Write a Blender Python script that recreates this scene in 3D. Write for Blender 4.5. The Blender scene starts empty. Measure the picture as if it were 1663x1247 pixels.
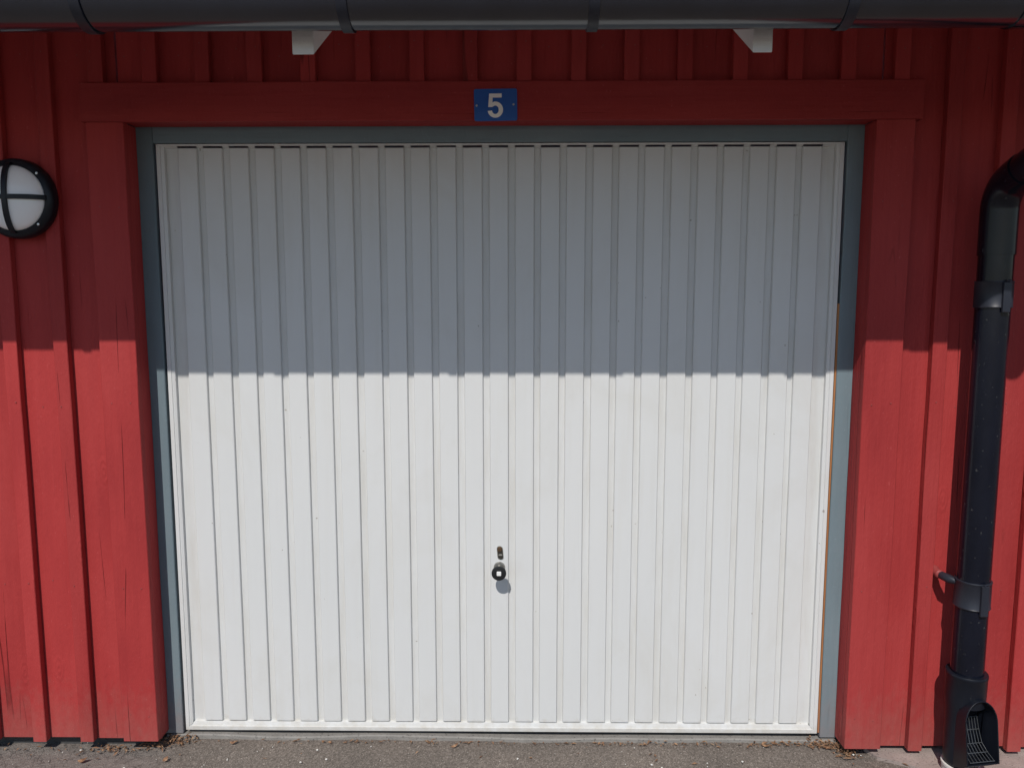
import bpy, bmesh, math, random
from mathutils import Vector, Matrix, noise
random.seed(7)
PI = math.pi
scene = bpy.context.scene

# ------------------------------------------------------------------ camera
cam = bpy.data.cameras.new('camera')
cam.sensor_fit = 'HORIZONTAL'; cam.sensor_width = 36.0
cam.lens = 36.0 * 1220 / 1663
cam.clip_start = 0.05; cam.clip_end = 2000
cam_o = bpy.data.objects.new('camera', cam); scene.collection.objects.link(cam_o)
cam_o.location = (0.0775, -2.5743, 1.6366)
cam_o.rotation_euler = (math.radians(90 - 6.446), math.radians(0.039), math.radians(0.676))
scene.camera = cam_o

# ------------------------------------------------------------------ light
SUN_DIR = Vector((0.215, 1.0, -1.14)).normalized()          # way the sunlight travels
elev = math.asin(-SUN_DIR.z)
azim = math.atan2(-SUN_DIR.x, -SUN_DIR.y)                   # from +Y, clockwise
world = bpy.data.worlds.new('World'); scene.world = world; world.use_nodes = True
wn = world.node_tree.nodes; wl = world.node_tree.links
bg = wn['Background']; sky = wn.new('ShaderNodeTexSky'); sky.sky_type = 'NISHITA'
sky.sun_disc = False; sky.sun_elevation = elev; sky.sun_rotation = azim
sky.air_density = 1.0; sky.dust_density = 0.5; sky.ozone_density = 2.0
bg.inputs['Strength'].default_value = 0.090
wl.new(sky.outputs[0], bg.inputs[0])
sl = bpy.data.lights.new('sun', 'SUN'); sl.energy = 3.5; sl.angle = math.radians(0.53); sl.color = (1.0, 0.955, 0.90)
so = bpy.data.objects.new('sun', sl); scene.collection.objects.link(so)
so.rotation_euler = SUN_DIR.to_track_quat('-Z', 'Y').to_euler(); so.location = (-1, -4, 6)
scene.view_settings.view_transform = 'Standard'; scene.view_settings.look = 'None'
scene.view_settings.exposure = 0.1; scene.view_settings.gamma = 1.0
scene.view_settings.use_curve_mapping = False
scene.render.engine = 'CYCLES'
scene.cycles.max_bounces = 6; scene.cycles.diffuse_bounces = 4; scene.cycles.glossy_bounces = 3
scene.cycles.use_adaptive_sampling = True; scene.cycles.adaptive_threshold = 0.02

# ------------------------------------------------------------------ materials
def nodes(name):
    m = bpy.data.materials.new(name); m.use_nodes = True
    nt = m.node_tree; b = nt.nodes['Principled BSDF']
    return m, nt, b
def N(nt, t, **kw):
    n = nt.nodes.new(t)
    for k, v in kw.items():
        if k in n.inputs: n.inputs[k].default_value = v
        else: setattr(n, k, v)
    return n
def coords(nt, scale, rnd=True):
    g = N(nt, 'ShaderNodeNewGeometry'); mp = N(nt, 'ShaderNodeMapping')
    mp.inputs['Scale'].default_value = scale
    if rnd:
        oi = N(nt, 'ShaderNodeObjectInfo'); ml = N(nt, 'ShaderNodeMath', operation='MULTIPLY'); ml.inputs[1].default_value = 37.0
        nt.links.new(oi.outputs['Random'], ml.inputs[0])
        cb = N(nt, 'ShaderNodeCombineXYZ')
        for i in range(3): nt.links.new(ml.outputs[0], cb.inputs[i])
        ad = N(nt, 'ShaderNodeVectorMath', operation='ADD')
        nt.links.new(g.outputs['Position'], ad.inputs[0]); nt.links.new(cb.outputs[0], ad.inputs[1])
        nt.links.new(ad.outputs[0], mp.inputs['Vector'])
    else:
        nt.links.new(g.outputs['Position'], mp.inputs['Vector'])
    return mp.outputs[0]
def tex(nt, scale, ns=1.0, detail=3.0, rough=0.55, rnd=True, dist=0.0):
    n = N(nt, 'ShaderNodeTexNoise', Scale=ns, Detail=detail, Roughness=rough, Distortion=dist)
    nt.links.new(coords(nt, scale, rnd), n.inputs['Vector']); return n.outputs['Fac']
def ramp(nt, src, stops):
    r = N(nt, 'ShaderNodeValToRGB'); e = r.color_ramp.elements
    while len(e) < len(stops): e.new(0.5)
    for i, (p, c) in enumerate(stops):
        e[i].position = p; e[i].color = (*c, 1) if not isinstance(c, (int, float)) else (c, c, c, 1)
    nt.links.new(src, r.inputs[0]); return r.outputs[0]
def mix(nt, fac, a, b, mode='MIX'):
    m = N(nt, 'ShaderNodeMix', data_type='RGBA', blend_type=mode)
    if isinstance(fac, (int, float)): m.inputs[0].default_value = fac
    else: nt.links.new(fac, m.inputs[0])
    for i, v in ((6, a), (7, b)):
        if isinstance(v, tuple): m.inputs[i].default_value = (*v, 1)
        else: nt.links.new(v, m.inputs[i])
    return m.outputs[2]
def bump(nt, b, h, strength, dist, prev=None):
    bm = N(nt, 'ShaderNodeBump', Strength=strength, Distance=dist)
    nt.links.new(h, bm.inputs['Height'])
    if prev: nt.links.new(prev, bm.inputs['Normal'])
    nt.links.new(bm.outputs[0], b.inputs['Normal']); return bm.outputs[0]
def simple(name, col, rough=0.5, metal=0.0, spec=0.5):
    m, nt, b = nodes(name)
    b.inputs['Base Color'].default_value = (*col, 1); b.inputs['Roughness'].default_value = rough
    b.inputs['Metallic'].default_value = metal; b.inputs['Specular IOR Level'].default_value = spec
    return m, nt, b

def painted_wood(name, col, dark, light, horiz=False, rough=0.62, crack=1.0, relief=1.0):
    """thick opaque paint on sawn timber: grain along the board, hairline checks, small pits"""
    m, nt, b = nodes(name)
    g = (1.2, 30, 30) if horiz else (30, 30, 1.2)
    v = tex(nt, (3, 3, 1.0) if not horiz else (1, 3, 3), 1.6, 4)
    base = ramp(nt, v, [(0.3, dark), (0.5, col), (0.72, light)])
    streak = tex(nt, g, 2.0, 3)
    base = mix(nt, 0.28, base, ramp(nt, streak, [(0.25, dark), (0.6, col), (0.85, light)]))
    oi = N(nt, 'ShaderNodeObjectInfo')
    hv = N(nt, 'ShaderNodeHueSaturation'); mr = N(nt, 'ShaderNodeMapRange')
    mr.inputs['To Min'].default_value = 0.87; mr.inputs['To Max'].default_value = 1.08
    nt.links.new(oi.outputs['Random'], mr.inputs['Value']); nt.links.new(mr.outputs[0], hv.inputs['Value'])
    nt.links.new(base, hv.inputs['Color'])
    # hairline checks: thin ridge of a warped, very stretched noise
    cs = (0.28, 7, 7) if horiz else (7, 7, 0.28)
    ck = tex(nt, cs, 1.0, 2.5, 0.45, True, 0.0)
    band = ramp(nt, ck, [(0.0, 0), (0.4962, 0), (0.5, 1), (0.5038, 0), (1.0, 0)])
    gate = ramp(nt, tex(nt, (2.2, 5, 5) if horiz else (5, 5, 2.2), 1.3, 2), [(0.55, 0), (0.64, 1)])
    line = mix(nt, 1.0, band, gate, 'MULTIPLY')
    sc = N(nt, 'ShaderNodeMath', operation='MULTIPLY'); sc.inputs[1].default_value = 0.7 * crack
    nt.links.new(line, sc.inputs[0])
    colr = mix(nt, sc.outputs[0], hv.outputs[0], tuple(c * 0.22 for c in col))
    # pale dust specks and chips
    sp = ramp(nt, tex(nt, (160, 160, 90), 1.0, 1.0), [(0.74, 0), (0.78, 1)])
    sp2 = N(nt, 'ShaderNodeMath', operation='MULTIPLY'); sp2.inputs[1].default_value = 0.3
    nt.links.new(sp, sp2.inputs[0])
    colr = mix(nt, sp2.outputs[0], colr, tuple(min(1, c * 1.2 + 0.07) for c in light))
    gp = N(nt, 'ShaderNodeNewGeometry'); sz = N(nt, 'ShaderNodeSeparateXYZ'); nt.links.new(gp.outputs['Position'], sz.inputs[0])
    md = N(nt, 'ShaderNodeMath', operation='MULTIPLY_ADD'); md.inputs[1].default_value = 0.38; nt.links.new(tex(nt, (34, 34, 20), 1, 3, 0.65, False), md.inputs[0]); nt.links.new(sz.outputs[2], md.inputs[2])
    colr = mix(nt, ramp(nt, md.outputs[0], [(0.16, 0.34), (0.45, 0.0)]), colr, (0.27, 0.15, 0.125))
    nt.links.new(colr, b.inputs['Base Color'])
    rr = N(nt, 'ShaderNodeMapRange'); rr.inputs['To Min'].default_value = rough - 0.08; rr.inputs['To Max'].default_value = rough + 0.12
    nt.links.new(v, rr.inputs['Value']); nt.links.new(rr.outputs[0], b.inputs['Roughness'])
    b.inputs['Specular IOR Level'].default_value = 0.22
    p = bump(nt, b, streak, 0.5 * relief, 0.005)
    kv = N(nt, 'ShaderNodeTexVoronoi', Scale=1.0); nt.links.new(coords(nt, (2.2, 5, 6) if horiz else (6, 5, 2.2)), kv.inputs['Vector'])   # knots under the paint
    p = bump(nt, b, ramp(nt, kv.outputs['Distance'], [(0.0, 0.3), (0.03, 1.0), (0.06, 0.35), (0.085, 0.7), (0.12, 0.0)]), 0.45 * relief, 0.004, p)
    p = bump(nt, b, tex(nt, (75, 75, 38), 1.0, 3, 0.6), 0.42 * relief, 0.004, p)
    inv = N(nt, 'ShaderNodeMath', operation='SUBTRACT'); inv.inputs[0].default_value = 1.0
    nt.links.new(line, inv.inputs[1])
    bump(nt, b, inv.outputs[0], 0.9 * crack, 0.003, p)
    return m
RED = (0.350, 0.036, 0.035); RED_D = (0.283, 0.027, 0.028); RED_L = (0.400, 0.051, 0.049)
M_red = painted_wood('red_paint_vertical', RED, RED_D, RED_L)
M_redh = painted_wood('red_paint_horizontal', RED, RED_D, RED_L, True)
M_grey = painted_wood('grey_paint_vertical', (0.172, 0.226, 0.252), (0.148, 0.197, 0.223), (0.208, 0.262, 0.287), False, 0.5, 0.25, 0.5)
M_greyh = painted_wood('grey_paint_horizontal', (0.172, 0.226, 0.252), (0.148, 0.197, 0.223), (0.208, 0.262, 0.287), True, 0.5, 0.25, 0.5)
M_whitewood = painted_wood('white_paint_timber', (0.84, 0.82, 0.80), (0.80, 0.78, 0.76), (0.87, 0.86, 0.85), True, 0.55, 0.3, 1.2)
M_barewood = painted_wood('bare_wood', (0.34, 0.15, 0.06), (0.26, 0.1, 0.04), (0.4, 0.2, 0.09), False, 0.8, 0.3)

YP_ = 0.0885
def enamel():
    m, nt, b = nodes('white_enamel_steel')
    v = tex(nt, (0.9, 0.9, 0.6), 1.3, 3, 0.5, False)
    c = ramp(nt, v, [(0.3, (0.605, 0.615, 0.610)), (0.7, (0.64, 0.645, 0.638))])
    st = tex(nt, (22, 22, 1.1), 1.2, 4, 0.6, False)
    c = mix(nt, ramp(nt, st, [(0.52, 0), (0.85, 0.35)]), c, (0.56, 0.55, 0.51))
    sp = ramp(nt, tex(nt, (75, 75, 60), 1.0, 0.0, 0.5, False), [(0.87, 0), (0.885, 1)])
    s2 = N(nt, 'ShaderNodeMath', operation='MULTIPLY'); s2.inputs[1].default_value = 0.65; nt.links.new(sp, s2.inputs[0])
    c = mix(nt, s2.outputs[0], c, (0.22, 0.19, 0.15))
    # splashed dirt along the foot of the door, ragged upper limit
    g = N(nt, 'ShaderNodeNewGeometry'); sx = N(nt, 'ShaderNodeSeparateXYZ'); nt.links.new(g.outputs['Position'], sx.inputs[0])
    ad = N(nt, 'ShaderNodeMath', operation='MULTIPLY_ADD'); ad.inputs[1].default_value = 0.16; nt.links.new(tex(nt, (26, 26, 26), 1, 4, 0.6, False), ad.inputs[0]); nt.links.new(sx.outputs[2], ad.inputs[2])
    dm = ramp(nt, ad.outputs[0], [(0.105, 0.55), (0.155, 0.0)])
    c = mix(nt, dm, c, (0.47, 0.44, 0.38))
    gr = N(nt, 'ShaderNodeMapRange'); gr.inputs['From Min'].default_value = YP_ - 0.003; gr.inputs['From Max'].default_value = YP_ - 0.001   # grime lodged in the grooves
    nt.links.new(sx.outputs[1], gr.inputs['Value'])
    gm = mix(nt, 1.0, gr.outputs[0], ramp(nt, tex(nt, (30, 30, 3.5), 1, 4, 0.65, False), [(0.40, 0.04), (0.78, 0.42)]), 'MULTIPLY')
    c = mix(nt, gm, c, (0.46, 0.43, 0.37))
    sm = ramp(nt, tex(nt, (3.2, 3.2, 2.2), 1, 5, 0.65, False, 0.8), [(0.50, 0), (0.74, 0.30)])   # faint smears
    c = mix(nt, sm, c, (0.53, 0.515, 0.47))
    nt.links.new(c, b.inputs['Base Color'])
    b.inputs['Roughness'].default_value = 0.42; b.inputs['Specular IOR Level'].default_value = 0.45
    bump(nt, b, tex(nt, (5, 5, 1.6), 1.0, 3, 0.5, False), 0.22, 0.012)
    return m
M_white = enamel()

def black_plastic(name, col, rough, spec=0.5, dust=0.5):
    m, nt, b = nodes(name)
    v = tex(nt, (9, 9, 4), 1.2, 4)
    c = ramp(nt, v, [(0.3, col), (0.75, tuple(x * 1.5 + 0.002 for x in col))])
    sp = ramp(nt, tex(nt, (95, 95, 60), 1.0, 1.5), [(0.70, 0), (0.78, 1)])
    s2 = N(nt, 'ShaderNodeMath', operation='MULTIPLY'); s2.inputs[1].default_value = dust; nt.links.new(sp, s2.inputs[0])
    c = mix(nt, s2.outputs[0], c, (0.16, 0.16, 0.15))
    nt.links.new(c, b.inputs['Base Color'])
    r = N(nt, 'ShaderNodeMapRange'); r.inputs['To Min'].default_value = rough - 0.07; r.inputs['To Max'].default_value = rough + 0.12
    nt.links.new(tex(nt, (20, 20, 5), 1.0, 4), r.inputs['Value']); nt.links.new(r.outputs[0], b.inputs['Roughness'])
    b.inputs['Specular IOR Level'].default_value = spec
    bump(nt, b, tex(nt, (25, 25, 8), 1.0, 3), 0.08, 0.004)
    return m
M_gutter = black_plastic('black_coated_steel', (0.007, 0.009, 0.016), 0.18, 0.6, 0.08)
M_gutter.node_tree.nodes['Principled BSDF'].inputs['Coat Weight'].default_value = 0.45
M_gutter.node_tree.nodes['Principled BSDF'].inputs['Coat IOR'].default_value = 1.75
M_gutter.node_tree.nodes['Principled BSDF'].inputs['Coat Roughness'].default_value = 0.16
M_pipe = black_plastic('black_pipe_coating', (0.003, 0.004, 0.009), 0.19, 0.36, 0.28)
M_divert = black_plastic('black_moulded_plastic', (0.005, 0.0065, 0.011), 0.36, 0.30, 0.15)
M_clamp = black_plastic('dark_grey_strap', (0.016, 0.018, 0.026), 0.38, 0.4, 0.1)
M_knob, _, _ = simple('black_knob', (0.012, 0.013, 0.014), 0.38)
M_chrome, _, _ = simple('dull_zinc', (0.42, 0.41, 0.38), 0.38, 0.9)
M_brass, _, _ = simple('tarnished_brass', (0.15, 0.09, 0.05), 0.5, 0.7)
M_darkmetal, _, _ = simple('dark_steel', (0.055, 0.05, 0.042), 0.5, 0.5)
M_screw, _, _ = simple('screw_steel', (0.5, 0.5, 0.5), 0.35, 0.85)
M_redscrew, _, _ = simple('painted_over_metal', (0.27, 0.045, 0.042), 0.6)
M_cap, _, _ = simple('white_cap', (0.75, 0.75, 0.73), 0.4)
M_wire, _, _ = simple('worn_grate', (0.10, 0.105, 0.11), 0.35, 0.5)
M_signblue, nt_, b_ = simple('blue_sign_enamel', (0.010, 0.095, 0.40), 0.3)
M_signwhite, _, _ = simple('white_sign_film', (0.91, 0.90, 0.87), 0.35)
M_opal, nt_, b_ = simple('opal_glass', (0.90, 0.91, 0.92), 0.18)
M_pvc, _, _ = simple('white_pvc', (0.62, 0.61, 0.58), 0.45)
M_gapshade, _, _ = simple('gap_shade_dark', (0.05, 0.05, 0.05), 0.8)  # near-black colour standing in for shade inside gaps and recesses
M_roof, _, _ = simple('roof_covering', (0.05, 0.05, 0.055), 0.8)

def asphalt():
    m, nt, b = nodes('asphalt')
    g = N(nt, 'ShaderNodeNewGeometry')
    vo = N(nt, 'ShaderNodeTexVoronoi', Scale=230.0); nt.links.new(g.outputs['Position'], vo.inputs['Vector'])
    stone = ramp(nt, vo.outputs['Color'], [(0.1, (0.092, 0.080, 0.071)), (0.45, (0.138, 0.120, 0.107)), (0.75, (0.178, 0.156, 0.140)), (0.97, (0.27, 0.242, 0.218))])
    fine = ramp(nt, tex(nt, (420, 420, 420), 1, 2, 0.6, False), [(0.3, 0.72), (0.7, 1.22)])
    c = mix(nt, 1.0, stone, fine, 'MULTIPLY')
    big = ramp(nt, tex(nt, (3, 3, 3), 1, 4, 0.6, False), [(0.3, (0.92, 0.90, 0.87)), (0.7, (1.27, 1.22, 1.16))])
    c = mix(nt, 1.0, c, big, 'MULTIPLY')
    # older, paler, crazed paving towards the left side of the yard
    sx = N(nt, 'ShaderNodeSeparateXYZ'); nt.links.new(g.outputs['Position'], sx.inputs[0])
    wob = N(nt, 'ShaderNodeMath', operation='MULTIPLY_ADD'); wob.inputs[1].default_value = 0.35
    nt.links.new(tex(nt, (5, 5, 5), 1, 4, 0.6, False), wob.inputs[0]); nt.links.new(sx.outputs[0], wob.inputs[2])
    old = N(nt, 'ShaderNodeMapRange'); old.inputs['From Min'].default_value = -0.98; old.inputs['From Max'].default_value = -1.12
    nt.links.new(wob.outputs[0], old.inputs['Value'])
    cr = N(nt, 'ShaderNodeTexVoronoi', feature='DISTANCE_TO_EDGE', Scale=34.0)
    wv = N(nt, 'ShaderNodeTexNoise', Scale=30.0, Detail=3.0); wm = N(nt, 'ShaderNodeVectorMath', operation='SCALE'); wm.inputs['Scale'].default_value = 0.045
    nt.links.new(g.outputs['Position'], wv.inputs['Vector']); nt.links.new(wv.outputs['Color'], wm.inputs[0])
    wa = N(nt, 'ShaderNodeVectorMath', operation='ADD'); nt.links.new(g.outputs['Position'], wa.inputs[0]); nt.links.new(wm.outputs[0], wa.inputs[1])
    nt.links.new(wa.outputs[0], cr.inputs['Vector'])
    crl0 = ramp(nt, cr.outputs['Distance'], [(0.0, 0.38), (0.07, 1.0)])
    crl = mix(nt, ramp(nt, tex(nt, (16, 16, 16), 1, 3, 0.6, False), [(0.42, 0), (0.62, 1)]), crl0, (1.0, 1.0, 1.0))
    oldc = mix(nt, 1.0, mix(nt, 0.55, c, (0.205, 0.185, 0.17)), crl, 'MULTIPLY')
    c = mix(nt, old.outputs[0], c, oldc)
    nt.links.new(c, b.inputs['Base Color']); b.inputs['Roughness'].default_value = 0.88
    b.inputs['Specular IOR Level'].default_value = 0.3
    p = bump(nt, b, vo.outputs['Distance'], 0.55, 0.004)
    bump(nt, b, tex(nt, (260, 260, 260), 1, 3, 0.6, False), 0.6, 0.003, p)
    return m
M_asphalt = asphalt()
def concrete(name, a, c2):
    m, nt, b = nodes(name)
    c = ramp(nt, tex(nt, (14, 14, 14), 1, 6, 0.65, False), [(0.3, a), (0.7, c2)])
    pits = ramp(nt, tex(nt, (120, 120, 120), 1, 3, 0.6, False), [(0.32, 0.45), (0.42, 1.0)])
    nt.links.new(mix(nt, 1.0, c, pits, 'MULTIPLY'), b.inputs['Base Color']); b.inputs['Roughness'].default_value = 0.9
    bump(nt, b, tex(nt, (130, 130, 130), 1, 5, 0.65, False), 0.6, 0.004)
    return m
M_conc = concrete('concrete', (0.24, 0.195, 0.175), (0.37, 0.305, 0.275))
M_sill = concrete('sill_concrete', (0.20, 0.19, 0.175), (0.27, 0.255, 0.235))
def leafmat():
    m, nt, b = nodes('dry_leaf')
    oi = N(nt, 'ShaderNodeObjectInfo')
    v = tex(nt, (90, 90, 90), 1, 2, 0.5, False)
    c = ramp(nt, v, [(0.25, (0.09, 0.045, 0.025)), (0.5, (0.22, 0.115, 0.06)), (0.75, (0.40, 0.27, 0.16))])
    nt.links.new(c, b.inputs['Base Color']); b.inputs['Roughness'].default_value = 0.75
    return m
M_leaf = leafmat()
M_peb, _, _ = simple('pale_stone_chip', (0.6, 0.58, 0.54), 0.8)

# ------------------------------------------------------------------ mesh helpers
COL = scene.collection
def link(name, me, mat, parent=None):
    o = bpy.data.objects.new(name, me); COL.objects.link(o)
    if mat and not me.materials: me.materials.append(mat)
    if parent: o.parent = parent
    return o
def mesh(name, verts, faces, smooth=False):
    me = bpy.data.meshes.new(name); me.from_pydata(verts, [], faces); me.validate()
    bm = bmesh.new(); bm.from_mesh(me); bmesh.ops.recalc_face_normals(bm, faces=bm.faces[:]); bm.to_mesh(me); bm.free()
    if smooth:
        for p in me.polygons: p.use_smooth = True
        me.set_sharp_from_angle(angle=math.radians(38))
    return me
def tag(o, label=None, cat=None, group=None, kind=None):
    if label: o['label'] = label
    if cat: o['category'] = cat
    if group: o['group'] = group
    if kind: o['kind'] = kind
    return o
def empty(name, loc):
    o = bpy.data.objects.new(name, None); COL.objects.link(o); o.location = loc; o.empty_display_size = 0.1; return o
def attach(o, parent):
    """parent a mesh built in world coordinates to an Empty that stands elsewhere"""
    o.parent = parent; o.matrix_parent_inverse = Matrix.Translation(-parent.location); return o
def box(name, lo, hi, mat, parent=None, bev=0.0, seg=1):
    bm = bmesh.new(); bmesh.ops.create_cube(bm, size=1)
    for v in bm.verts: v.co = Vector([(lo[i] + hi[i]) / 2 + v.co[i] * (hi[i] - lo[i]) for i in range(3)])
    if bev: bmesh.ops.bevel(bm, geom=bm.edges[:], offset=bev, segments=seg, affect='EDGES', profile=0.5)
    me = bpy.data.meshes.new(name); bm.to_mesh(me); bm.free()
    o = link(name, me, mat)
    if parent: attach(o, parent)
    return o
def timber(name, lo, hi, mat, parent, axis=2, ch=0.002, wob=0.0009, step=0.16, seed=0):
    """a sawn board: chamfered section swept along its length with slight waviness"""
    L0, L1 = lo[axis], hi[axis]; n = max(2, int((L1 - L0) / step) + 1)
    ia, ib = [i for i in range(3) if i != axis]
    a0, a1, b0, b1 = lo[ia], hi[ia], lo[ib], hi[ib]
    sec = [(a0 + ch, b0), (a1 - ch, b0), (a1, b0 + ch), (a1, b1 - ch), (a1 - ch, b1), (a0 + ch, b1), (a0, b1 - ch), (a0, b0 + ch)]
    vs, fs = [], []
    for k in range(n + 1):
        t = L0 + (L1 - L0) * k / n
        wa = noise.noise((t * 3.1, seed * 7.7, 0.3)) * wob * 2; wb = noise.noise((t * 2.3, seed * 5.1, 9.3)) * wob
        wd = noise.noise((t * 4.7, seed * 3.3, 4.3)) * wob
        for a, b in sec:
            p = [0, 0, 0]; p[axis] = t; p[ia] = a + wa + (wd if a > (a0 + a1) / 2 else -wd); p[ib] = b + wb
            vs.append(p)
    for k in range(n):
        for i in range(8):
            j = (i + 1) % 8; fs.append((k * 8 + i, k * 8 + j, k * 8 + 8 + j, k * 8 + 8 + i))
    fs.append(tuple(range(8))[::-1]); fs.append(tuple(range(n * 8, n * 8 + 8)))
    o = link(name, mesh(name, vs, fs), mat); attach(o, parent); return o
def lathe(name, prof, mat, parent, axis='Z', loc=(0, 0, 0), n=32, smooth=True, world=True):
    """prof: (radius, height) pairs; axis 'Z' up or 'Y' pointing to -Y (out of the wall)"""
    vs, fs = [], []
    for r, h in prof:
        for i in range(n):
            a = 2 * PI * i / n; x, y = r * math.cos(a), r * math.sin(a)
            vs.append((loc[0] + x, loc[1] + y, loc[2] + h) if axis == 'Z' else (loc[0] + x, loc[1] - h, loc[2] + y))
    for k in range(len(prof) - 1):
        for i in range(n):
            j = (i + 1) % n; fs.append((k * n + i, k * n + j, (k + 1) * n + j, (k + 1) * n + i))
    if prof[0][0] > 1e-5: fs.append(tuple(range(n)))
    if prof[-1][0] > 1e-5: fs.append(tuple(range((len(prof) - 1) * n, len(prof) * n)))
    me = mesh(name, vs, fs, smooth)
    bm = bmesh.new(); bm.from_mesh(me); bmesh.ops.remove_doubles(bm, verts=bm.verts[:], dist=1e-6); bm.to_mesh(me); bm.free()
    if smooth:
        for p in me.polygons: p.use_smooth = True
        me.set_sharp_from_angle(angle=math.radians(38))
    o = link(name, me, mat)
    if parent: attach(o, parent)
    return o
def tube(name, pts, r, mat, parent, n=20, caps=True, rs=None):
    pts = [Vector(p) for p in pts]; vs, fs = [], []
    up = Vector((1, 0, 0))
    for k, p in enumerate(pts):
        t = (pts[min(k + 1, len(pts) - 1)] - pts[max(k - 1, 0)]).normalized()
        u = up - t * up.dot(t)
        if u.length < 1e-3: u = Vector((0, 0, 1)) - t * t.z
        u.normalize(); up = u; w = t.cross(u); rr = rs[k] if rs else r
        for i in range(n):
            a = 2 * PI * i / n; vs.append(p + (u * math.cos(a) + w * math.sin(a)) * rr)
    for k in range(len(pts) - 1):
        for i in range(n):
            j = (i + 1) % n; fs.append((k * n + i, k * n + j, k * n + n + j, k * n + n + i))
    if caps: fs.append(tuple(range(n))); fs.append(tuple(range((len(pts) - 1) * n, len(pts) * n)))
    o = link(name, mesh(name, vs, fs, True), mat)
    if parent: attach(o, parent)
    return o

# ------------------------------------------------------------------ ground
def ground():
    vs, fs = [], []
    x0, x1, y0, y1, s = -2.6, 2.6, -0.62, 0.10, 0.008
    nx, ny = int((x1 - x0) / s), int((y1 - y0) / s)
    for j in range(ny + 1):
        for i in range(nx + 1):
            x, y = x0 + i * s, y0 + j * s
            e = min(1, min(i, nx - i, j, ny - j) / 6)
            h = noise.noise((x * 3, y * 3, 1)) * 0.006 + noise.noise((x * 40, y * 40, 5)) * 0.0016 + noise.noise((x * 95, y * 95, 8)) * 0.0016
            vs.append((x, y, -0.004 + h * e))
    W = nx + 1
    for j in range(ny):
        for i in range(nx): fs.append((j * W + i, j * W + i + 1, (j + 1) * W + i + 1, (j + 1) * W + i))
    b = len(vs); B = 300.0
    vs += [(-B, -B, -0.004), (B, -B, -0.004), (B, B, -0.004), (-B, B, -0.004)]
    c = [0, nx, ny * W + nx, ny * W]
    bot = list(range(0, nx + 1)); rgt = [j * W + nx for j in range(ny + 1)]; top = [ny * W + i for i in range(nx, -1, -1)]; lft = [j * W for j in range(ny, -1, -1)]
    for k, edge in enumerate((bot, rgt, top, lft)):
        fs.append(tuple([b + k, b + (k + 1) % 4] + edge[::-1]))
    return mesh('asphalt', vs, fs)
g = link('asphalt', ground(), M_asphalt); tag(g, 'worn grey brown asphalt yard in front of the garage', 'ground', kind='structure')

def slab():   # old broken concrete beside the downpipe foot
    out = [(1.355, -0.035), (1.33, 0.02), (1.36, 0.10), (2.6, 0.10), (2.6, -0.04), (2.1, -0.10), (1.86, -0.16), (1.73, -0.24), (1.60, -0.21), (1.49, -0.11), (1.43, -0.07)]
    vs = [(x, y, 0.009) for x, y in out] + [(x, y, -0.03) for x, y in out]; n = len(out)
    fs = [tuple(range(n)), tuple(range(2 * n - 1, n - 1, -1))] + [(i, (i + 1) % n, n + (i + 1) % n, n + i) for i in range(n)]
    return mesh('concrete_footing', vs, fs)
tag(link('concrete_footing', slab(), M_conc), 'pale broken concrete under the boards at the downpipe foot', 'pavement', kind='structure')

# ------------------------------------------------------------------ the garage
G = empty('garage', (0, 0, 0))
tag(G, 'red painted timber garage front of vertical boards and battens round a white door', 'garage')
P0, PITCH = -1.497, 0.1759
OPEN = 1.262                         # half width of the opening behind the casings
ks = range(-8, 26)
def bot(x): return 0.036 - 0.004 * x + random.uniform(-0.002, 0.002)
def topz(y): return 2.405 + (y + 0.555) * 0.62
k = 0
for i in ks:                          # under boards: between neighbouring battens
    xa, xb = P0 + PITCH * i + 0.008, P0 + PITCH * (i + 1) - 0.008
    inside = xa > -OPEN and xb < OPEN
    part_l = xa <= -OPEN < xb; part_r = xa < OPEN <= xb
    k += 1
    if inside: timber('cladding_board', (xa, 0.0, 2.235), (xb, 0.022, 2.72), M_red, G, seed=k)
    elif part_l: timber('cladding_board', (xa, 0.0, bot(xa)), (-OPEN - 0.004, 0.022, 2.72), M_red, G, seed=k); timber('cladding_board', (-OPEN, 0.0, 2.235), (xb, 0.022, 2.72), M_red, G, seed=k + 100)
    elif part_r: timber('cladding_board', (OPEN + 0.004, 0.0, bot(xa)), (xb, 0.022, 2.72), M_red, G, seed=k); timber('cladding_board', (xa, 0.0, 2.235), (OPEN, 0.022, 2.72), M_red, G, seed=k + 100)
    else: timber('cladding_board', (xa, 0.0, bot(xa)), (xb, 0.022, 2.72), M_red, G, seed=k)
for i in ks:
    x = P0 + PITCH * i + random.uniform(-0.003, 0.003); k += 1; d = -0.027 + random.uniform(-0.001, 0.001)
    over = abs(x) < 1.383
    timber('batten', (x - 0.0245, d, 2.344 if over else bot(x) - 0.002), (x + 0.0245, -0.0005, 2.72), M_red, G, seed=k)
timber('casing_board', (-1.362, -0.029, 0.046), (-1.2365, -0.0006, 2.2165), M_red, G, seed=201, wob=0.0012)
timber('casing_board', (1.240, -0.029, 0.034), (1.367, -0.0006, 2.2165), M_red, G, seed=202, wob=0.0012)
timber('header_board', (-1.374, -0.033, 2.218), (1.386, -0.0006, 2.3425), M_redh, G, axis=0, seed=203)
timber('opening_lining', (-1.261, 0.0005, 0.036), (-1.2425, 0.0665, 2.219), M_red, G, seed=204)
timber('opening_lining', (1.2425, 0.0005, 0.028), (1.261, 0.0665, 2.219), M_red, G, seed=205)
timber('opening_lining', (-1.2415, 0.0005, 2.2215), (1.2415, 0.0665, 2.2345), M_redh, G, axis=0, seed=206)
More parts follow.
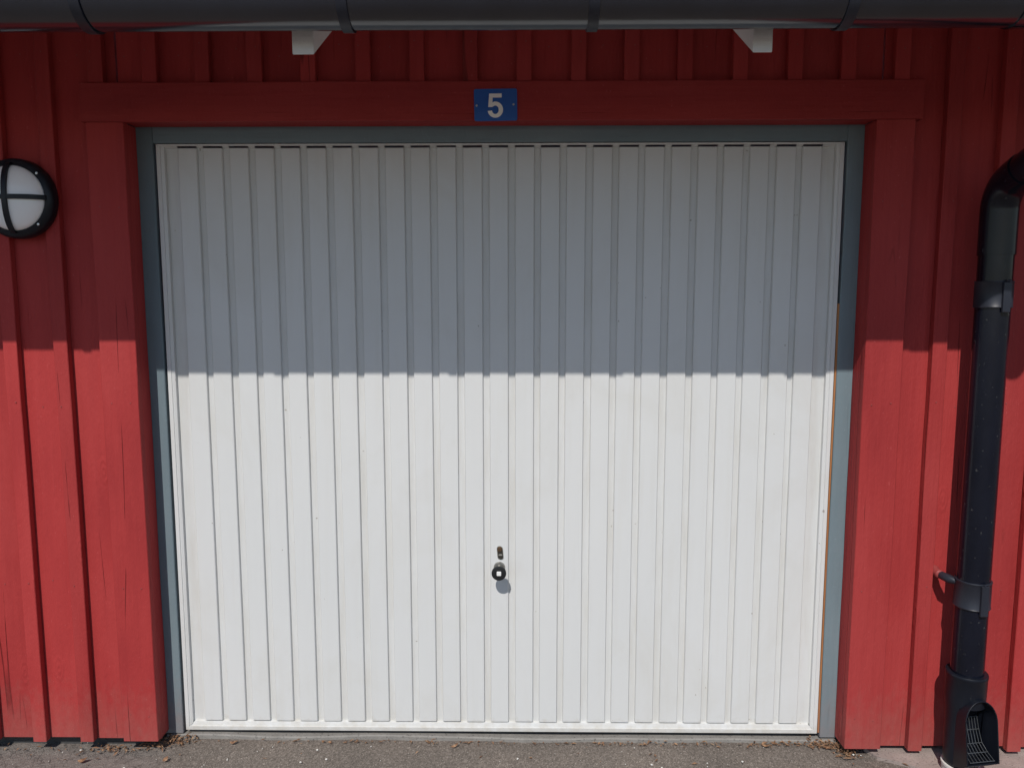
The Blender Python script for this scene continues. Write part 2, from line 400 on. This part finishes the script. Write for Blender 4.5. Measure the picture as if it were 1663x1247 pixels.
def nails():
    rnd = random.Random(11); vs, fs = [], []
    def nail(x, y, z):
        n = len(vs); r_ = 0.0026; m_ = 8
        for i in range(m_): a = 2 * PI * i / m_; vs.append((x + r_ * math.cos(a), y - 0.0006, z + r_ * math.sin(a)))
        for i in range(m_): a = 2 * PI * i / m_; vs.append((x + r_ * .7 * math.cos(a), y - 0.0011, z + r_ * .7 * math.sin(a)))
        for i in range(m_): j = (i + 1) % m_; fs.append((n + i, n + j, n + m_ + j, n + m_ + i))
        fs.append(tuple(range(n + m_, n + 2 * m_)))
    for i in ks:
        x = P0 + PITCH * i
        for z in (0.62, 1.28, 1.95, 2.45):
            if abs(x) < 1.38 and z < 2.4: continue
            nail(x + rnd.uniform(-.012, .012), -0.0282, z + rnd.uniform(-.02, .02))
            if not (abs(x + 0.088) < 1.45 and z < 2.4): nail(x + 0.088 + rnd.uniform(-.02, .02), -0.0004, z + rnd.uniform(-.02, .02))
    for x in (-1.33, -1.265, 1.27, 1.335):
        for z in (0.14, 0.62, 1.28, 1.95): nail(x, -0.0300, z + rnd.uniform(-.01, .01))
    return mesh('nail_heads', vs, fs)
attach(link('nail_heads', nails(), M_redscrew), G)['kind'] = 'stuff'
# grey door frame
timber('frame_post', (-1.30, 0.0675, 0.02), (-1.1885, 0.16, 2.25), M_grey, G, seed=210, ch=0.0025)
timber('frame_post', (1.1885, 0.0675, 0.018), (1.30, 0.16, 2.25), M_grey, G, seed=211, ch=0.0025)
timber('frame_head', (-1.187, 0.0685, 2.169), (1.187, 0.16, 2.25), M_greyh, G, axis=0, seed=212, ch=0.0025)
timber('frame_stop', (1.1812, 0.0700, 0.035), (1.1875, 0.15, 1.62), M_barewood, G, seed=213, ch=0.0008, wob=0.0006)
# plinth, roof carcass, side and back walls
box('plinth', (-2.9, 0.035, -0.05), (-1.31, 0.2, 0.2), M_gapshade, G); box('plinth', (1.31, 0.035, -0.05), (2.9, 0.2, 0.2), M_gapshade, G)  # plinth coloured near-black for the shadow beneath the board ends
timber('side_wall', (-2.98, 0.03, 0.02), (-2.90, 5.5, 2.9), M_red, G, axis=1, step=2); timber('side_wall', (2.90, 0.03, 0.02), (2.98, 5.5, 2.9), M_red, G, axis=1, step=2)
box('back_wall', (-2.9, 5.4, 0.0), (2.9, 5.5, 2.9), M_red, G)
def slope_prism(name, xa, xb, ya, yb, zoff0, zoff1, mat, tail=None):
    pts = [(ya, topz(ya) + zoff0), (yb, topz(yb) + zoff0), (yb, topz(yb) + zoff1), (ya, topz(ya) + zoff1)]
    vs = [(xa, y, z) for y, z in pts] + [(xb, y, z) for y, z in pts]
    fs = [(0, 1, 2, 3), (7, 6, 5, 4)] + [(i, (i + 1) % 4, 4 + (i + 1) % 4, 4 + i) for i in range(4)]
    me = mesh(name, vs, fs); bm = bmesh.new(); bm.from_mesh(me); bmesh.ops.bevel(bm, geom=bm.edges[:], offset=0.002, segments=1, affect='EDGES'); bm.to_mesh(me); bm.free()
    return attach(link(name, me, mat), G)
for x, w in ((-1.56, 0.05), (-0.471, 0.055), (0.681, 0.049), (1.80, 0.05)):
    slope_prism('rafter_tail', x - w / 2, x + w / 2, -0.608, -0.001, -0.1245, 0.0, M_whitewood)
n = 0
for j in range(12):                  # roof deck boards and covering
    ya = -0.655 + j * 0.20
    slope_prism('roof_board', -3.1, 3.1, ya, ya + 0.196, 0.001, 0.021, M_whitewood)
slope_prism('roof_covering', -3.12, 3.12, -0.668, 3.0, 0.023, 0.05, M_roof)

# ------------------------------------------------------------------ up-and-over door
D = empty('garage_door', (0, 0.09, 0.03))
tag(D, 'white steel up and over garage door with vertical ribs and black knob', 'garage door')
X0, X1, Z0, Z1 = -1.180, 1.180, 0.030, 2.1665
YF, YR, YP = 0.0715, 0.078, 0.0885
RP = (1.041 + 1.110) / 24; RW = 0.0685; RX = [-1.110 + i * RP for i in range(25)]
RZ0, RZ1 = 0.064, 2.1530
# recessed sheet with a tongue in every groove at the head
def sheet():
    vs, fs = [], []
    def quad(a, b, c, d):
        n = len(vs); vs.extend([(a, YP, c), (b, YP, c), (b, YP, d), (a, YP, d)]); fs.append((n, n + 1, n + 2, n + 3))
    quad(X0 + 0.01, X1 - 0.01, Z0 + 0.01, 2.1525)
    gaps = [(X0 + 0.01, RX[0])] + [(RX[i] + RW, RX[i + 1]) for i in range(24)] + [(RX[24] + RW, X1 - 0.01)]
    for a, b in gaps:
        n = len(vs); vs.extend([(a - .001, YP, 2.1525), (b + .001, YP, 2.1525), (b + .001, YF + 0.004, 2.160), (a - .001, YF + 0.004, 2.160)]); fs.append((n, n + 1, n + 2, n + 3))
    return mesh('panel', vs, fs)
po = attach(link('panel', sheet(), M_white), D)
box('panel_back', (X0 + 0.012, 0.118, Z0 + 0.012), (X1 - 0.012, 0.121, Z1 - 0.004), M_white, D)
def rib_mesh():
    w, s, e = RW, 0.0022, 0.003
    prof = [(0, YP + 0.0005), (s * 0.7, YR + 0.0022), (s + 0.0016, YR), (w - s - 0.0016, YR), (w - s * 0.7, YR + 0.0022), (w, YP + 0.0005)]
    vs, fs = [], []
    zs = [(RZ0, 0), (RZ0 + 0.0025, 1), (RZ1, 1)]
    for z, f in zs:
        for x, y in prof: vs.append((x, y if f else YP + 0.0005 + (y - YP - 0.0005) * 0.35, z))
    for a in range(2):
        for i in range(5): fs.append((a * 6 + i, a * 6 + i + 1, a * 6 + 7 + i, a * 6 + 6 + i))
    fs.append((0, 1, 2, 3, 4, 5))
    me = mesh('rib', vs, fs); 
    return me
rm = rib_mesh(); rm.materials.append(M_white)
for x in RX:
    o = bpy.data.objects.new('rib', rm); COL.objects.link(o); o.location = (x + random.uniform(-0.0007, 0.0007), random.uniform(-0.0007, 0.0005), random.uniform(-0.001, 0.0006)); o.rotation_euler = (0, random.uniform(-.0004, .0004), random.uniform(-.006, .006)); attach(o, D)
# mitred edge profile: outer lip, fine joint line, inner flange
def rail(name, side):
    pr = [(0.0, 0.118), (0.0, YF + 0.001), (0.001, YF), (0.0135, YF), (0.0150, YF + 0.003), (0.0165, YF + 0.003), (0.0175, YF + 0.0012), (0.026, YF + 0.0045), (0.0275, YP + 0.002)]
    if side == 'T': pr = [(0.0, 0.118), (0.0, YF + 0.001), (0.001, YF), (0.0055, YF), (0.0065, YF + 0.0015), (0.0066, YF + 0.006)]
    if side == 'B': pr = [(0.0, 0.118), (0.0, YF + 0.001), (0.001, YF), (0.0150, YF), (0.0165, YF + 0.003), (0.0300, YF + 0.0075), (0.0325, YP + 0.002)]
    vs, fs = [], []
    for u, y in pr:
        if side == 'L': vs += [(X0 + u, y, Z0 + u), (X0 + u, y, Z1 - min(u, .0066))]
        if side == 'R': vs += [(X1 - u, y, Z0 + u), (X1 - u, y, Z1 - min(u, .0066))]
        if side == 'B': vs += [(X0 + min(u, .03), y, Z0 + u), (X1 - min(u, .03), y, Z0 + u)]
        if side == 'T': vs += [(X0 + u, y, Z1 - u), (X1 - u, y, Z1 - u)]
    for i in range(len(pr) - 1): fs.append((2 * i, 2 * i + 1, 2 * i + 3, 2 * i + 2))
    attach(link(name, mesh(name, vs, fs), M_white), D)
for s_ in 'LRTB': rail('edge_rail', s_)
box('gap_shade_strip', (X0 + 0.01, 0.085, 0.018), (X1 - 0.01, 0.112, 0.032), M_gapshade, D)  # dark strip painting the shaded gap below the door leaf
# handle
H = lathe('handle', [(0.021, 0.0), (0.021, 0.003), (0.0185, 0.0065), (0.010, 0.0075), (0.0085, 0.012), (0.0085, 0.052)], M_chrome, D, 'Y', (-0.0005, YR, 0.664))
kn = lathe('knob', [(0.011, 0.046), (0.016, 0.052), (0.0235, 0.056), (0.0262, 0.0585), (0.0265, 0.064), (0.0255, 0.0665), (0.022, 0.0675), (0.0, 0.0672)], M_knob, None, 'Y', (-0.0005, YR, 0.664), 40)
kn.parent = H; kn.matrix_parent_inverse = Matrix.Identity(4)
cp = box('spindle_cap', (-0.0082, YR - 0.0698, 0.6560), (0.0078, YR - 0.0660, 0.6725), M_cap, None, 0.0022, 2)
cp.rotation_euler = (0, 0, 0); cp.parent = H
# lock: slanted oval with its key cylinder
def oval(name, cx, cz, w, h, ya, yb, mat, slant=0.0, n=24):
    vs = []
    for y in (ya, yb):
        for i in range(n):
            a = 2 * PI * i / n; s, c = math.sin(a), math.cos(a)
            zz = s * w / 2 + (h - w) / 2 * (1 if s >= 0 else -1); vs.append((cx + c * w / 2 - slant * zz, y, cz + zz))
    fs = [tuple(range(n)), tuple(range(n, 2 * n))] + [(i, (i + 1) % n, n + (i + 1) % n, n + i) for i in range(n)]
    return link(name, mesh(name, vs, fs, False), mat)
L = attach(oval('lock_plate', 0.0025, 0.7185, 0.0225, 0.0510, YR - 0.0022, YR + 0.001, M_chrome, 0.09), D)
def sub(o, p): o.parent = p; return o
sub(oval('lock_slot', 0.0025, 0.7185, 0.0180, 0.0465, YR - 0.0030, YR - 0.0018, M_darkmetal, 0.09), L)
sub(lathe('key_cylinder', [(0.0085, 0.0), (0.0085, 0.005), (0.0075, 0.0058), (0.0, 0.0058)], M_brass, None, 'Y', (0.0010, YR, 0.7325), 24), L)
sub(box('keyway', (0.0002, YR - 0.0066, 0.7275), (0.0018, YR - 0.0056, 0.7375), M_gapshade, None), L)
sub(box('lock_tongue', (-0.0035, YR - 0.0045, 0.7075), (0.0100, YR - 0.0028, 0.7130), M_chrome, None, 0.0008), L)

sill = timber('door_sill', (-1.25, 0.064, -0.02), (1.25, 0.26, 0.0115), M_sill, G, axis=0, seed=300, ch=0.004, wob=0.005, step=0.022)

# ------------------------------------------------------------------ gutter
GY, GB, GR = -0.686, 2.281, 0.072
GT = empty('roof_gutter', (0, GY, GB))
tag(GT, 'black half round metal gutter along the eaves above the white door', 'gutter')
def arc_shell(name, xa, xb, r, th, mat, a0=-PI * 0.98, a1=0.0, n=28, bead=0.0, nx=1, parent=GT, lift=0.0):
    """half round shell opening upward: angle -pi at the wall side, 0 at the front"""
    cz = GB + GR; vs, fs = [], []
    prof = []
    for i in range(n + 1):
        a = a0 + (a1 - a0) * i / n; prof.append((GY - r * math.cos(a) , cz + r * math.sin(a)))
    if bead:                                     # rolled lip at the front
        for i in range(1, 9):
            a = PI * 1.0 - i / 8 * PI * 1.5
            prof.append((GY - r + bead * (1) + bead * math.cos(a), cz + bead * math.sin(a)))
    inn = []
    for i in range(n, -1, -1):
        a = a0 + (a1 - a0) * i / n; inn.append((GY - (r - th) * math.cos(a), cz + (r - th) * math.sin(a)))
    loop = prof + inn; m_ = len(loop)
    for x in [xa + (xb - xa) * q / nx for q in range(nx + 1)]:
        for y, z in loop: vs.append((x, y, z + lift + (noise.noise((x * 1.3, 0, 2)) * 0.0015 if nx > 1 else 0)))
    for q in range(nx):
        for i in range(m_): j = (i + 1) % m_; fs.append((q * m_ + i, q * m_ + j, (q + 1) * m_ + j, (q + 1) * m_ + i))
    fs.append(tuple(range(m_))); fs.append(tuple(range(nx * m_, nx * m_ + m_)))
    o = link(name, mesh(name, vs, fs, True), mat)
    return attach(o, parent) if parent else o
arc_shell('trough', -3.15, 3.15, GR, 0.0015, M_gutter, bead=0.007, nx=24)
for x in (-2.2, -1.58, -0.962, -0.340, 0.248, 0.846, 1.90, 2.55):
    b = arc_shell('gutter_bracket', x - 0.0125, x + 0.0125, GR + 0.0048, 0.004, M_clamp, a1=0.28)
    s = lathe('rivet', [(0.0055, 0.0), (0.0045, 0.002), (0.0, 0.0028)], M_screw, None, 'Y', (x - 0.002, GY - (GR + 0.0046) * math.cos(0.26), GB + GR - (GR) * math.sin(0.26)), 12)
    s.parent = b
arc_shell('coupling', 1.245, 1.36, GR + 0.0035, 0.003, M_gutter)

# ------------------------------------------------------------------ downpipe
PX, PY, PR = 1.604, -0.112, 0.051
DP = empty('downpipe', (PX, PY, 0.03))
tag(DP, 'black round metal downpipe with swan neck and leaf scoop right of the door', 'downpipe')
def bend(p, a, b, r, n=8):
    """fillet of corner p between points a and b"""
    p, a, b = Vector(p), Vector(a), Vector(b); da, db = (a - p).normalized(), (b - p).normalized()
    ang = da.angle(db); d = r / math.tan(ang / 2); c = p + (da + db).normalized() * (r / math.sin(ang / 2))
    s, e = p + da * d - c, p + db * d - c
    return [c + s.slerp(e, i / n) * 1.0 if False else c + (s * math.sin((1 - i / n) * s.angle(e)) + e * math.sin(i / n * s.angle(e))) / math.sin(s.angle(e)) for i in range(n + 1)]
lo_c = (PX, PY, 1.985); hi_c = (PX, GY, 2.195); top = (PX, GY, GB + 0.01)
tube('pipe', [(PX, PY, 0.30), (PX, PY, 0.9), (PX, PY, 1.5), (PX, PY, 1.80)], PR, M_pipe, DP, 40)
low = [(PX, PY, 1.775)] + bend(lo_c, (PX, PY, 1.7), hi_c, 0.10, 9)
dirn = (Vector(hi_c) - Vector(lo_c)).normalized(); end = Vector(low[-1]) + dirn * 0.05
tube('elbow', low + [end], PR + 0.0035, M_pipe, DP, 40)
upb = bend(hi_c, lo_c, top, 0.09, 9)
tube('neck', [end - dirn * 0.03] + [Vector(upb[0])], PR, M_pipe, DP, 40)
tube('elbow', [Vector(upb[0]) - dirn * 0.05] + upb + [Vector(top)], PR + 0.003, M_pipe, DP, 40)
tube('pipe_seam', [(PX + PR * 0.985, PY - PR * 0.21, 0.38), (PX + PR * 0.985, PY - PR * 0.21, 1.78)], 0.0016, M_pipe, DP, 8)
def clamp(zc, h, screw_mat):
    c = lathe('pipe_clamp', [(PR + 0.0005, -h / 2), (PR + 0.0045, -h / 2), (PR + 0.0055, -h / 2 + 0.003), (PR + 0.0040, -h / 2 + 0.005), (PR + 0.0040, h / 2 - 0.005), (PR + 0.0055, h / 2 - 0.003), (PR + 0.0045, h / 2), (PR + 0.0005, h / 2)], M_clamp, DP, 'Z', (PX, PY, zc), 40)
    def s(o): o.parent = c; return o
    a = math.radians(-84)                    # the folded lock of the strap, front right
    lk = box('strap_lock', (-0.013, -0.006, -h / 2 - 0.014), (0.013, 0.003, h / 2 - 0.004), M_clamp, None, 0.0015)
    lk.data.transform(Matrix.Translation((PX + math.cos(a) * (PR + 0.006), PY + math.sin(a) * (PR + 0.006), zc)) @ Matrix.Rotation(a + PI / 2, 4, 'Z')); s(lk)
    s(tube('wedge_pin', [(PX + math.cos(a) * (PR + 0.012) - 0.008, PY + math.sin(a) * (PR + 0.012), zc + h / 2 - 0.002), (PX + math.cos(a) * (PR + 0.012) + 0.008, PY + math.sin(a) * (PR + 0.012) + 0.005, zc + h / 2 + 0.002)], 0.003, M_clamp, None, 8))
    if zc > 1: return                        # the upper strap's pin is hidden behind the pipe
    s(tube('wall_pin', [(PX - PR * 0.9, PY + 0.015, zc + h / 2 - 0.016), (PX - PR - 0.008, PY + 0.03, zc + h / 2 - 0.014), (PX - PR - 0.018, PY + 0.055, zc + h / 2 - 0.012), (PX - PR - 0.024, -0.004, zc + h / 2 - 0.010)], 0.0085, M_clamp, None, 12, rs=[0.009, 0.015, 0.014, 0.011]))
    s(lathe('pin_plate', [(0.019, 0.0), (0.019, 0.006), (0.0155, 0.012), (0.0148, 0.044), (0.011, 0.048), (0.0, 0.049)], screw_mat, None, 'Y', (PX - PR - 0.024, -0.001, zc + h / 2 - 0.010), 16))
clamp(0.652, 0.094, M_redscrew)
clamp(1.650, 0.085, M_clamp)

# leaf diverter at the foot
def diverter():
    BR, N_ = 0.0635, 40
    prof = [(BR - 0.004, 0.372), (BR, 0.372), (BR + 0.0012, 0.370), (BR + 0.0012, 0.362), (BR, 0.360), (BR - 0.001, 0.29), (BR - 0.003, 0.262), (BR - 0.006, 0.240), (BR - 0.0075, 0.21), (BR - 0.008, 0.18), (BR - 0.008, 0.12), (BR - 0.008, 0.066), (BR - 0.008, 0.05), (BR - 0.012, 0.042), (BR - 0.03, 0.040)]
    body = lathe('leaf_diverter', prof, M_divert, DP, 'Z', (PX, PY, 0.0), N_)
    def s(o): o.parent = body; return o
    d = Vector((0.16, -1.0, 0)).normalized(); r = Vector((-d.y, d.x, 0)) * 1.0          # d: out of the mouth, r: to its right
    c = Vector((PX, PY, 0))
    def arch(hw, z0, zt, n=20):
        pts = [(-hw, z0)]
        zc = zt - hw * 1.25
        for i in range(n + 1):
            a = PI - PI * i / n; pts.append((hw * math.cos(a) * (1.0), zc + hw * 1.25 * math.sin(a)))
        pts.append((hw, z0)); return pts
    def section(hw, z0, zt, out0, slope):
        return [c + r * u + d * (out0 + (zt - z) * slope) + Vector((0, 0, z)) for u, z in arch(hw, z0, zt)]
    bm = bmesh.new(); bm.from_mesh(body.data)                                            # throat opening in the sleeve
    dead = [f for f in bm.faces if 0.066 < f.calc_center_median().z < 0.262 and (f.calc_center_median() - c).xy.dot(d.xy) > 0 and abs((f.calc_center_median() - c).xy.dot(r.xy)) < 0.0465]
    bmesh.ops.delete(bm, geom=dead, context='FACES'); bm.to_mesh(body.data); bm.free()
    secs_o = [section(0.049, 0.045, 0.292, 0.015, 0.0), section(0.053, 0.062, 0.302, 0.050, 0.05), section(0.060, 0.092, 0.302, 0.070, 0.14)]
    secs_i = [section(0.0565, 0.0955, 0.298, 0.0702, 0.14), section(0.0475, 0.065, 0.275, 0.0, 0.05)]
    rings = secs_o + secs_i; m_ = len(rings[0]); vs = [v for s_ in rings for v in s_]; fs = []
    for q in range(len(rings) - 1):
        for i in range(m_): j = (i + 1) % m_; fs.append((q * m_ + i, q * m_ + j, (q + 1) * m_ + j, (q + 1) * m_ + i))
    fs.append(tuple(range((len(rings) - 1) * m_, len(rings) * m_)))
    s(link('scoop', mesh('scoop', vs, fs, True), M_divert))
    # sloping grate in the scoop: bars from the throat down to the lip
    line = [(0.016, 0.215, 0.82), (0.026, 0.175, 0.86), (0.042, 0.135, 0.9), (0.066, 0.116, 0.95), (0.095, 0.1015, 1.0)]
    for i in range(8):
        u = -0.044 + i * 0.0126
        s(tube('grate_bar', [c + r * (u * k_) + d * o_ + Vector((0, 0, z)) for o_, z, k_ in line], 0.0011, M_wire, None, 6))
    for o_, z, k_ in line:
        s(tube('grate_bar', [c - r * 0.046 * k_ + d * o_ + Vector((0, 0, z)), c + r * 0.046 * k_ + d * o_ + Vector((0, 0, z))], 0.0013, M_wire, None, 6))
    a = math.radians(-88)
    s(lathe('screw', [(0.004, 0.0), (0.0035, 0.0018), (0.0, 0.0025)], M_screw, None, 'Y', (PX + 0.012, PY - 0.0545, 0.068), 12))
    s(tube('rim_edge', section(0.0583, 0.0938, 0.3000, 0.0702, 0.14), 0.0021, M_divert, None, 8))
diverter()
dr = lathe('drain_pipe', [(0.0575, -0.06), (0.0575, 0.030), (0.060, 0.031), (0.060, 0.039), (0.052, 0.0395), (0.052, 0.0)], M_pvc, None, 'Z', (PX, PY, 0.0), 40)
tag(dr, 'white plastic drain pipe stub rising from the ground under the black leaf scoop', 'drain pipe')

# ------------------------------------------------------------------ wall lamp
LX, LZ = -1.597, 1.968
LA = empty('wall_lamp', (LX, -0.025, LZ))
tag(LA, 'round black bulkhead lamp with white glass and cross bars on the red wall', 'lamp')
lathe('lamp_body', [(0.128, 0.026), (0.131, 0.030), (0.131, 0.048), (0.127, 0.060), (0.120, 0.066), (0.109, 0.069), (0.106, 0.066), (0.106, 0.05)], M_divert, LA, 'Y', (LX, 0, LZ), 56)
lathe('lamp_glass', [(0.1065, 0.060)] + [(0.1065 * math.cos(a), 0.062 + 0.042 * math.sin(a)) for a in [i * PI / 2 / 12 for i in range(12)]] + [(0.0, 0.104)], M_opal, LA, 'Y', (LX, 0, LZ), 56)
def guard(vert):
    vs, fs = [], []; n = 20; hw = 0.0075
    for i in range(n + 1):
        t = -1 + 2 * i / n; u = t * 0.114; h = 0.066 + 0.046 * math.sqrt(max(0, 1 - (abs(t) * 0.985) ** 2.2))
        for o_, dy in ((-hw, -0.010), (-hw, 0.0), (hw, 0.0), (hw, -0.010)):
            x, z = (o_, u) if vert else (u, o_)
            vs.append((LX + x, -(h + dy) - (0.0006 if vert else 0), LZ + z))
    for i in range(n):
        for q in range(4): j = (q + 1) % 4; fs.append((i * 4 + q, i * 4 + j, i * 4 + 4 + j, i * 4 + 4 + q))
    fs.append((0, 1, 2, 3)); fs.append((n * 4, n * 4 + 1, n * 4 + 2, n * 4 + 3))
    attach(link('guard_bar', mesh('guard_bar', vs, fs, True), M_divert), LA)
guard(True); guard(False)
for a in (45, 135, 225, 315):
    a = math.radians(a - 2); lathe('screw', [(0.0045, 0.0), (0.004, 0.0025), (0.0, 0.003)], M_screw, LA, 'Y', (LX + 0.1165 * math.cos(a), -0.0655, LZ + 0.1165 * math.sin(a)), 12)

# ------------------------------------------------------------------ number sign
SG = empty('number_sign', (-0.0055, -0.0345, 2.2655))
tag(SG, 'small blue metal sign with a white number 5 above the door', 'sign')
SG.rotation_euler = (0, math.radians(-0.7), 0)
def plate(w, h, r, y0, y1, n=6):
    out = []
    for cx, cz, a0 in ((w / 2 - r, h / 2 - r, 0), (-w / 2 + r, h / 2 - r, 90), (-w / 2 + r, -h / 2 + r, 180), (w / 2 - r, -h / 2 + r, 270)):
        for i in range(n + 1): a = math.radians(a0 + 90 * i / n); out.append((cx + r * math.cos(a), cz + r * math.sin(a)))
    m_ = len(out); vs = [(x, y0, z) for x, z in out] + [(x, y1, z) for x, z in out]
    return mesh('plate', vs, [tuple(range(m_)), tuple(range(m_, 2 * m_))] + [(i, (i + 1) % m_, m_ + (i + 1) % m_, m_ + i) for i in range(m_)])
link('plate', plate(0.1405, 0.101, 0.006, 0.0, -0.0025), M_signblue, SG)
def five_mesh():
    # stroke built digit: top bar, stem and bowl joined as one strip of quads
    s = 0.0842 / 493.0; ox, oz = 775, 603
    V, F = [], []
    def add(pts):
        n = len(V); V.extend([((x - ox) * s, -0.0031, (oz - z) * s) for x, z in pts]); F.append(tuple(range(n, n + len(pts))))
    add([(893, 395), (893, 470), (722, 470), (655, 395)])
    add([(655, 395), (722, 470), (715, 560), (708, 643), (633, 643)])
    n = 30; prev = None
    for i in range(n + 1):                   # bowl from upper left (beside the stem) clockwise to the lower left
        t = math.radians(108 - 279.6 * i / n)
        o_ = (768 + 148 * math.cos(t), 692 - 150 * math.sin(t)); q = (768 + 64 * math.cos(t), 695 - 78 * math.sin(t))
        if i == 0: o_ = (715, 560); q = (708, 643)
        if prev: add([prev[0], o_, q, prev[1]])
        prev = (o_, q)
    me = mesh('digit', V, F); return me
link('digit', five_mesh(), M_signwhite, SG)
for x, z in ((-0.0620, -0.0015), (0.0585, 0.0005)):
    o = lathe('screw', [(0.0036, 0.0), (0.003, 0.0015), (0.0, 0.002)], M_screw, None, 'Y', (x, -0.0025, z), 12); o.parent = SG

# ------------------------------------------------------------------ litter
def litter(name, spots, seed):
    rnd = random.Random(seed); vs, fs = [], []
    for (cx, cy, sx, sy, cnt, hz) in spots:
        for _ in range(cnt):
            x, y = rnd.gauss(cx, sx), rnd.gauss(cy, sy); L = rnd.uniform(0.006, 0.026); w = rnd.uniform(0.0008, 0.0042)
            a = rnd.uniform(0, PI); z = 0.002 + abs(rnd.gauss(0, hz)); tl = rnd.uniform(-0.35, 0.35)
            d = Vector((math.cos(a), math.sin(a), tl)) * L / 2; p = Vector((-math.sin(a), math.cos(a), rnd.uniform(-.5, .5))) * w
            c = Vector((x, y, z + abs(tl) * L / 2)); n = len(vs); k_ = Vector((0, 0, rnd.uniform(0.0, 0.004)))
            vs += [c - d, c - p + k_, c + d, c + p + k_, c - k_ * 0.3 + Vector((0, 0, -0.0008))]
            fs += [(n, n + 1, n + 2), (n, n + 2, n + 3), (n, n + 4, n + 1), (n + 1, n + 4, n + 2), (n + 2, n + 4, n + 3), (n + 3, n + 4, n)]
    return link(name, mesh(name, vs, fs), M_leaf)
tag(litter('leaf_litter', [(-1.20, 0.045, 0.035, 0.018, 95, 0.006), (-1.42, -0.01, 0.035, 0.012, 50, 0.004), (-1.27, 0.005, 0.03, 0.015, 60, 0.005)], 1), 'brown dry litter heaped at the left foot of the door frame', 'leaf litter', kind='stuff')
tag(litter('leaf_litter', [(1.20, 0.040, 0.045, 0.015, 115, 0.006), (1.255, -0.005, 0.018, 0.025, 90, 0.006), (1.05, 0.045, 0.08, 0.008, 40, 0.003)], 2), 'brown dry litter heaped at the right foot of the door frame', 'leaf litter', kind='stuff')
tag(litter('leaf_litter', [(-0.3, 0.042, 0.5, 0.006, 70, 0.002), (0.55, 0.042, 0.3, 0.006, 50, 0.002), (0.0, -0.05, 0.9, 0.06, 25, 0.001), (1.55, -0.04, 0.12, 0.03, 25, 0.002), (-1.6, -0.02, 0.12, 0.03, 20, 0.002)], 3), 'thin scatter of dry bits on the asphalt along the door', 'leaf litter', kind='stuff')
def leaf(x, y, L, w, rot, label):
    vs, fs = [], []; n = 7
    for i in range(n + 1):
        t = i / n; hw = w * math.sin(PI * min(1, t * 0.96 + 0.02)) ** 0.8; z = 0.004 + 0.008 * (t - 0.4) ** 2 * 4 * L / 0.03
        vs += [((t - .5) * L, -hw, z + hw * 0.35), ((t - .5) * L, 0, z), ((t - .5) * L, hw, z + hw * 0.5)]
    for i in range(n):
        for q in (0, 1): fs.append((i * 3 + q, i * 3 + q + 1, i * 3 + 4 + q, i * 3 + 3 + q))
    me = mesh('dry_leaf', vs, fs, True); o = link('dry_leaf', me, M_leaf); o.location = (x, y, 0); o.rotation_euler = (0.1, -0.1, rot)
    md = o.modifiers.new('thickness', 'SOLIDIFY'); md.thickness = 0.0006
    tag(o, label, 'leaf', 'dry leaves fallen on the asphalt'); return o
leaf(-0.165, 0.018, 0.030, 0.006, 0.3, 'tan dry leaf on the asphalt before the middle of the door')
leaf(-0.985, 0.03, 0.030, 0.007, -0.2, 'tan dry leaf at the sill near the left end of the door')
leaf(-1.48, -0.085, 0.035, 0.009, 0.1, 'pale dry leaf on the asphalt below the boards at far left')
leaf(-1.19, -0.075, 0.022, 0.008, 1.1, 'small yellow leaf on the asphalt below the left casing board')
leaf(0.98, 0.03, 0.034, 0.006, -0.6, 'curled pale leaf at the sill near the right end of the door')
def pebbles():
    rnd = random.Random(5); vs, fs = [], []
    for _ in range(170):
        x, y = rnd.uniform(-2.2, 2.2), rnd.uniform(-0.4, 0.03); r = rnd.choice((0.0012, 0.0016, 0.002, 0.0026, 0.0042))
        bm = bmesh.new(); bmesh.ops.create_icosphere(bm, subdivisions=1, radius=r); n = len(vs)
        for v in bm.verts: vs.append((x + v.co.x * rnd.uniform(.7, 1.3), y + v.co.y * rnd.uniform(.7, 1.3), 0.0012 + r * 0.4 + v.co.z * rnd.uniform(.5, .9)))
        for f in bm.faces: fs.append(tuple(n + v.index for v in f.verts))
        bm.free()
    return mesh('stone_chips', vs, fs)
tag(link('stone_chips', pebbles(), M_peb), 'tiny pale stone chips scattered over the asphalt', 'gravel', kind='stuff')
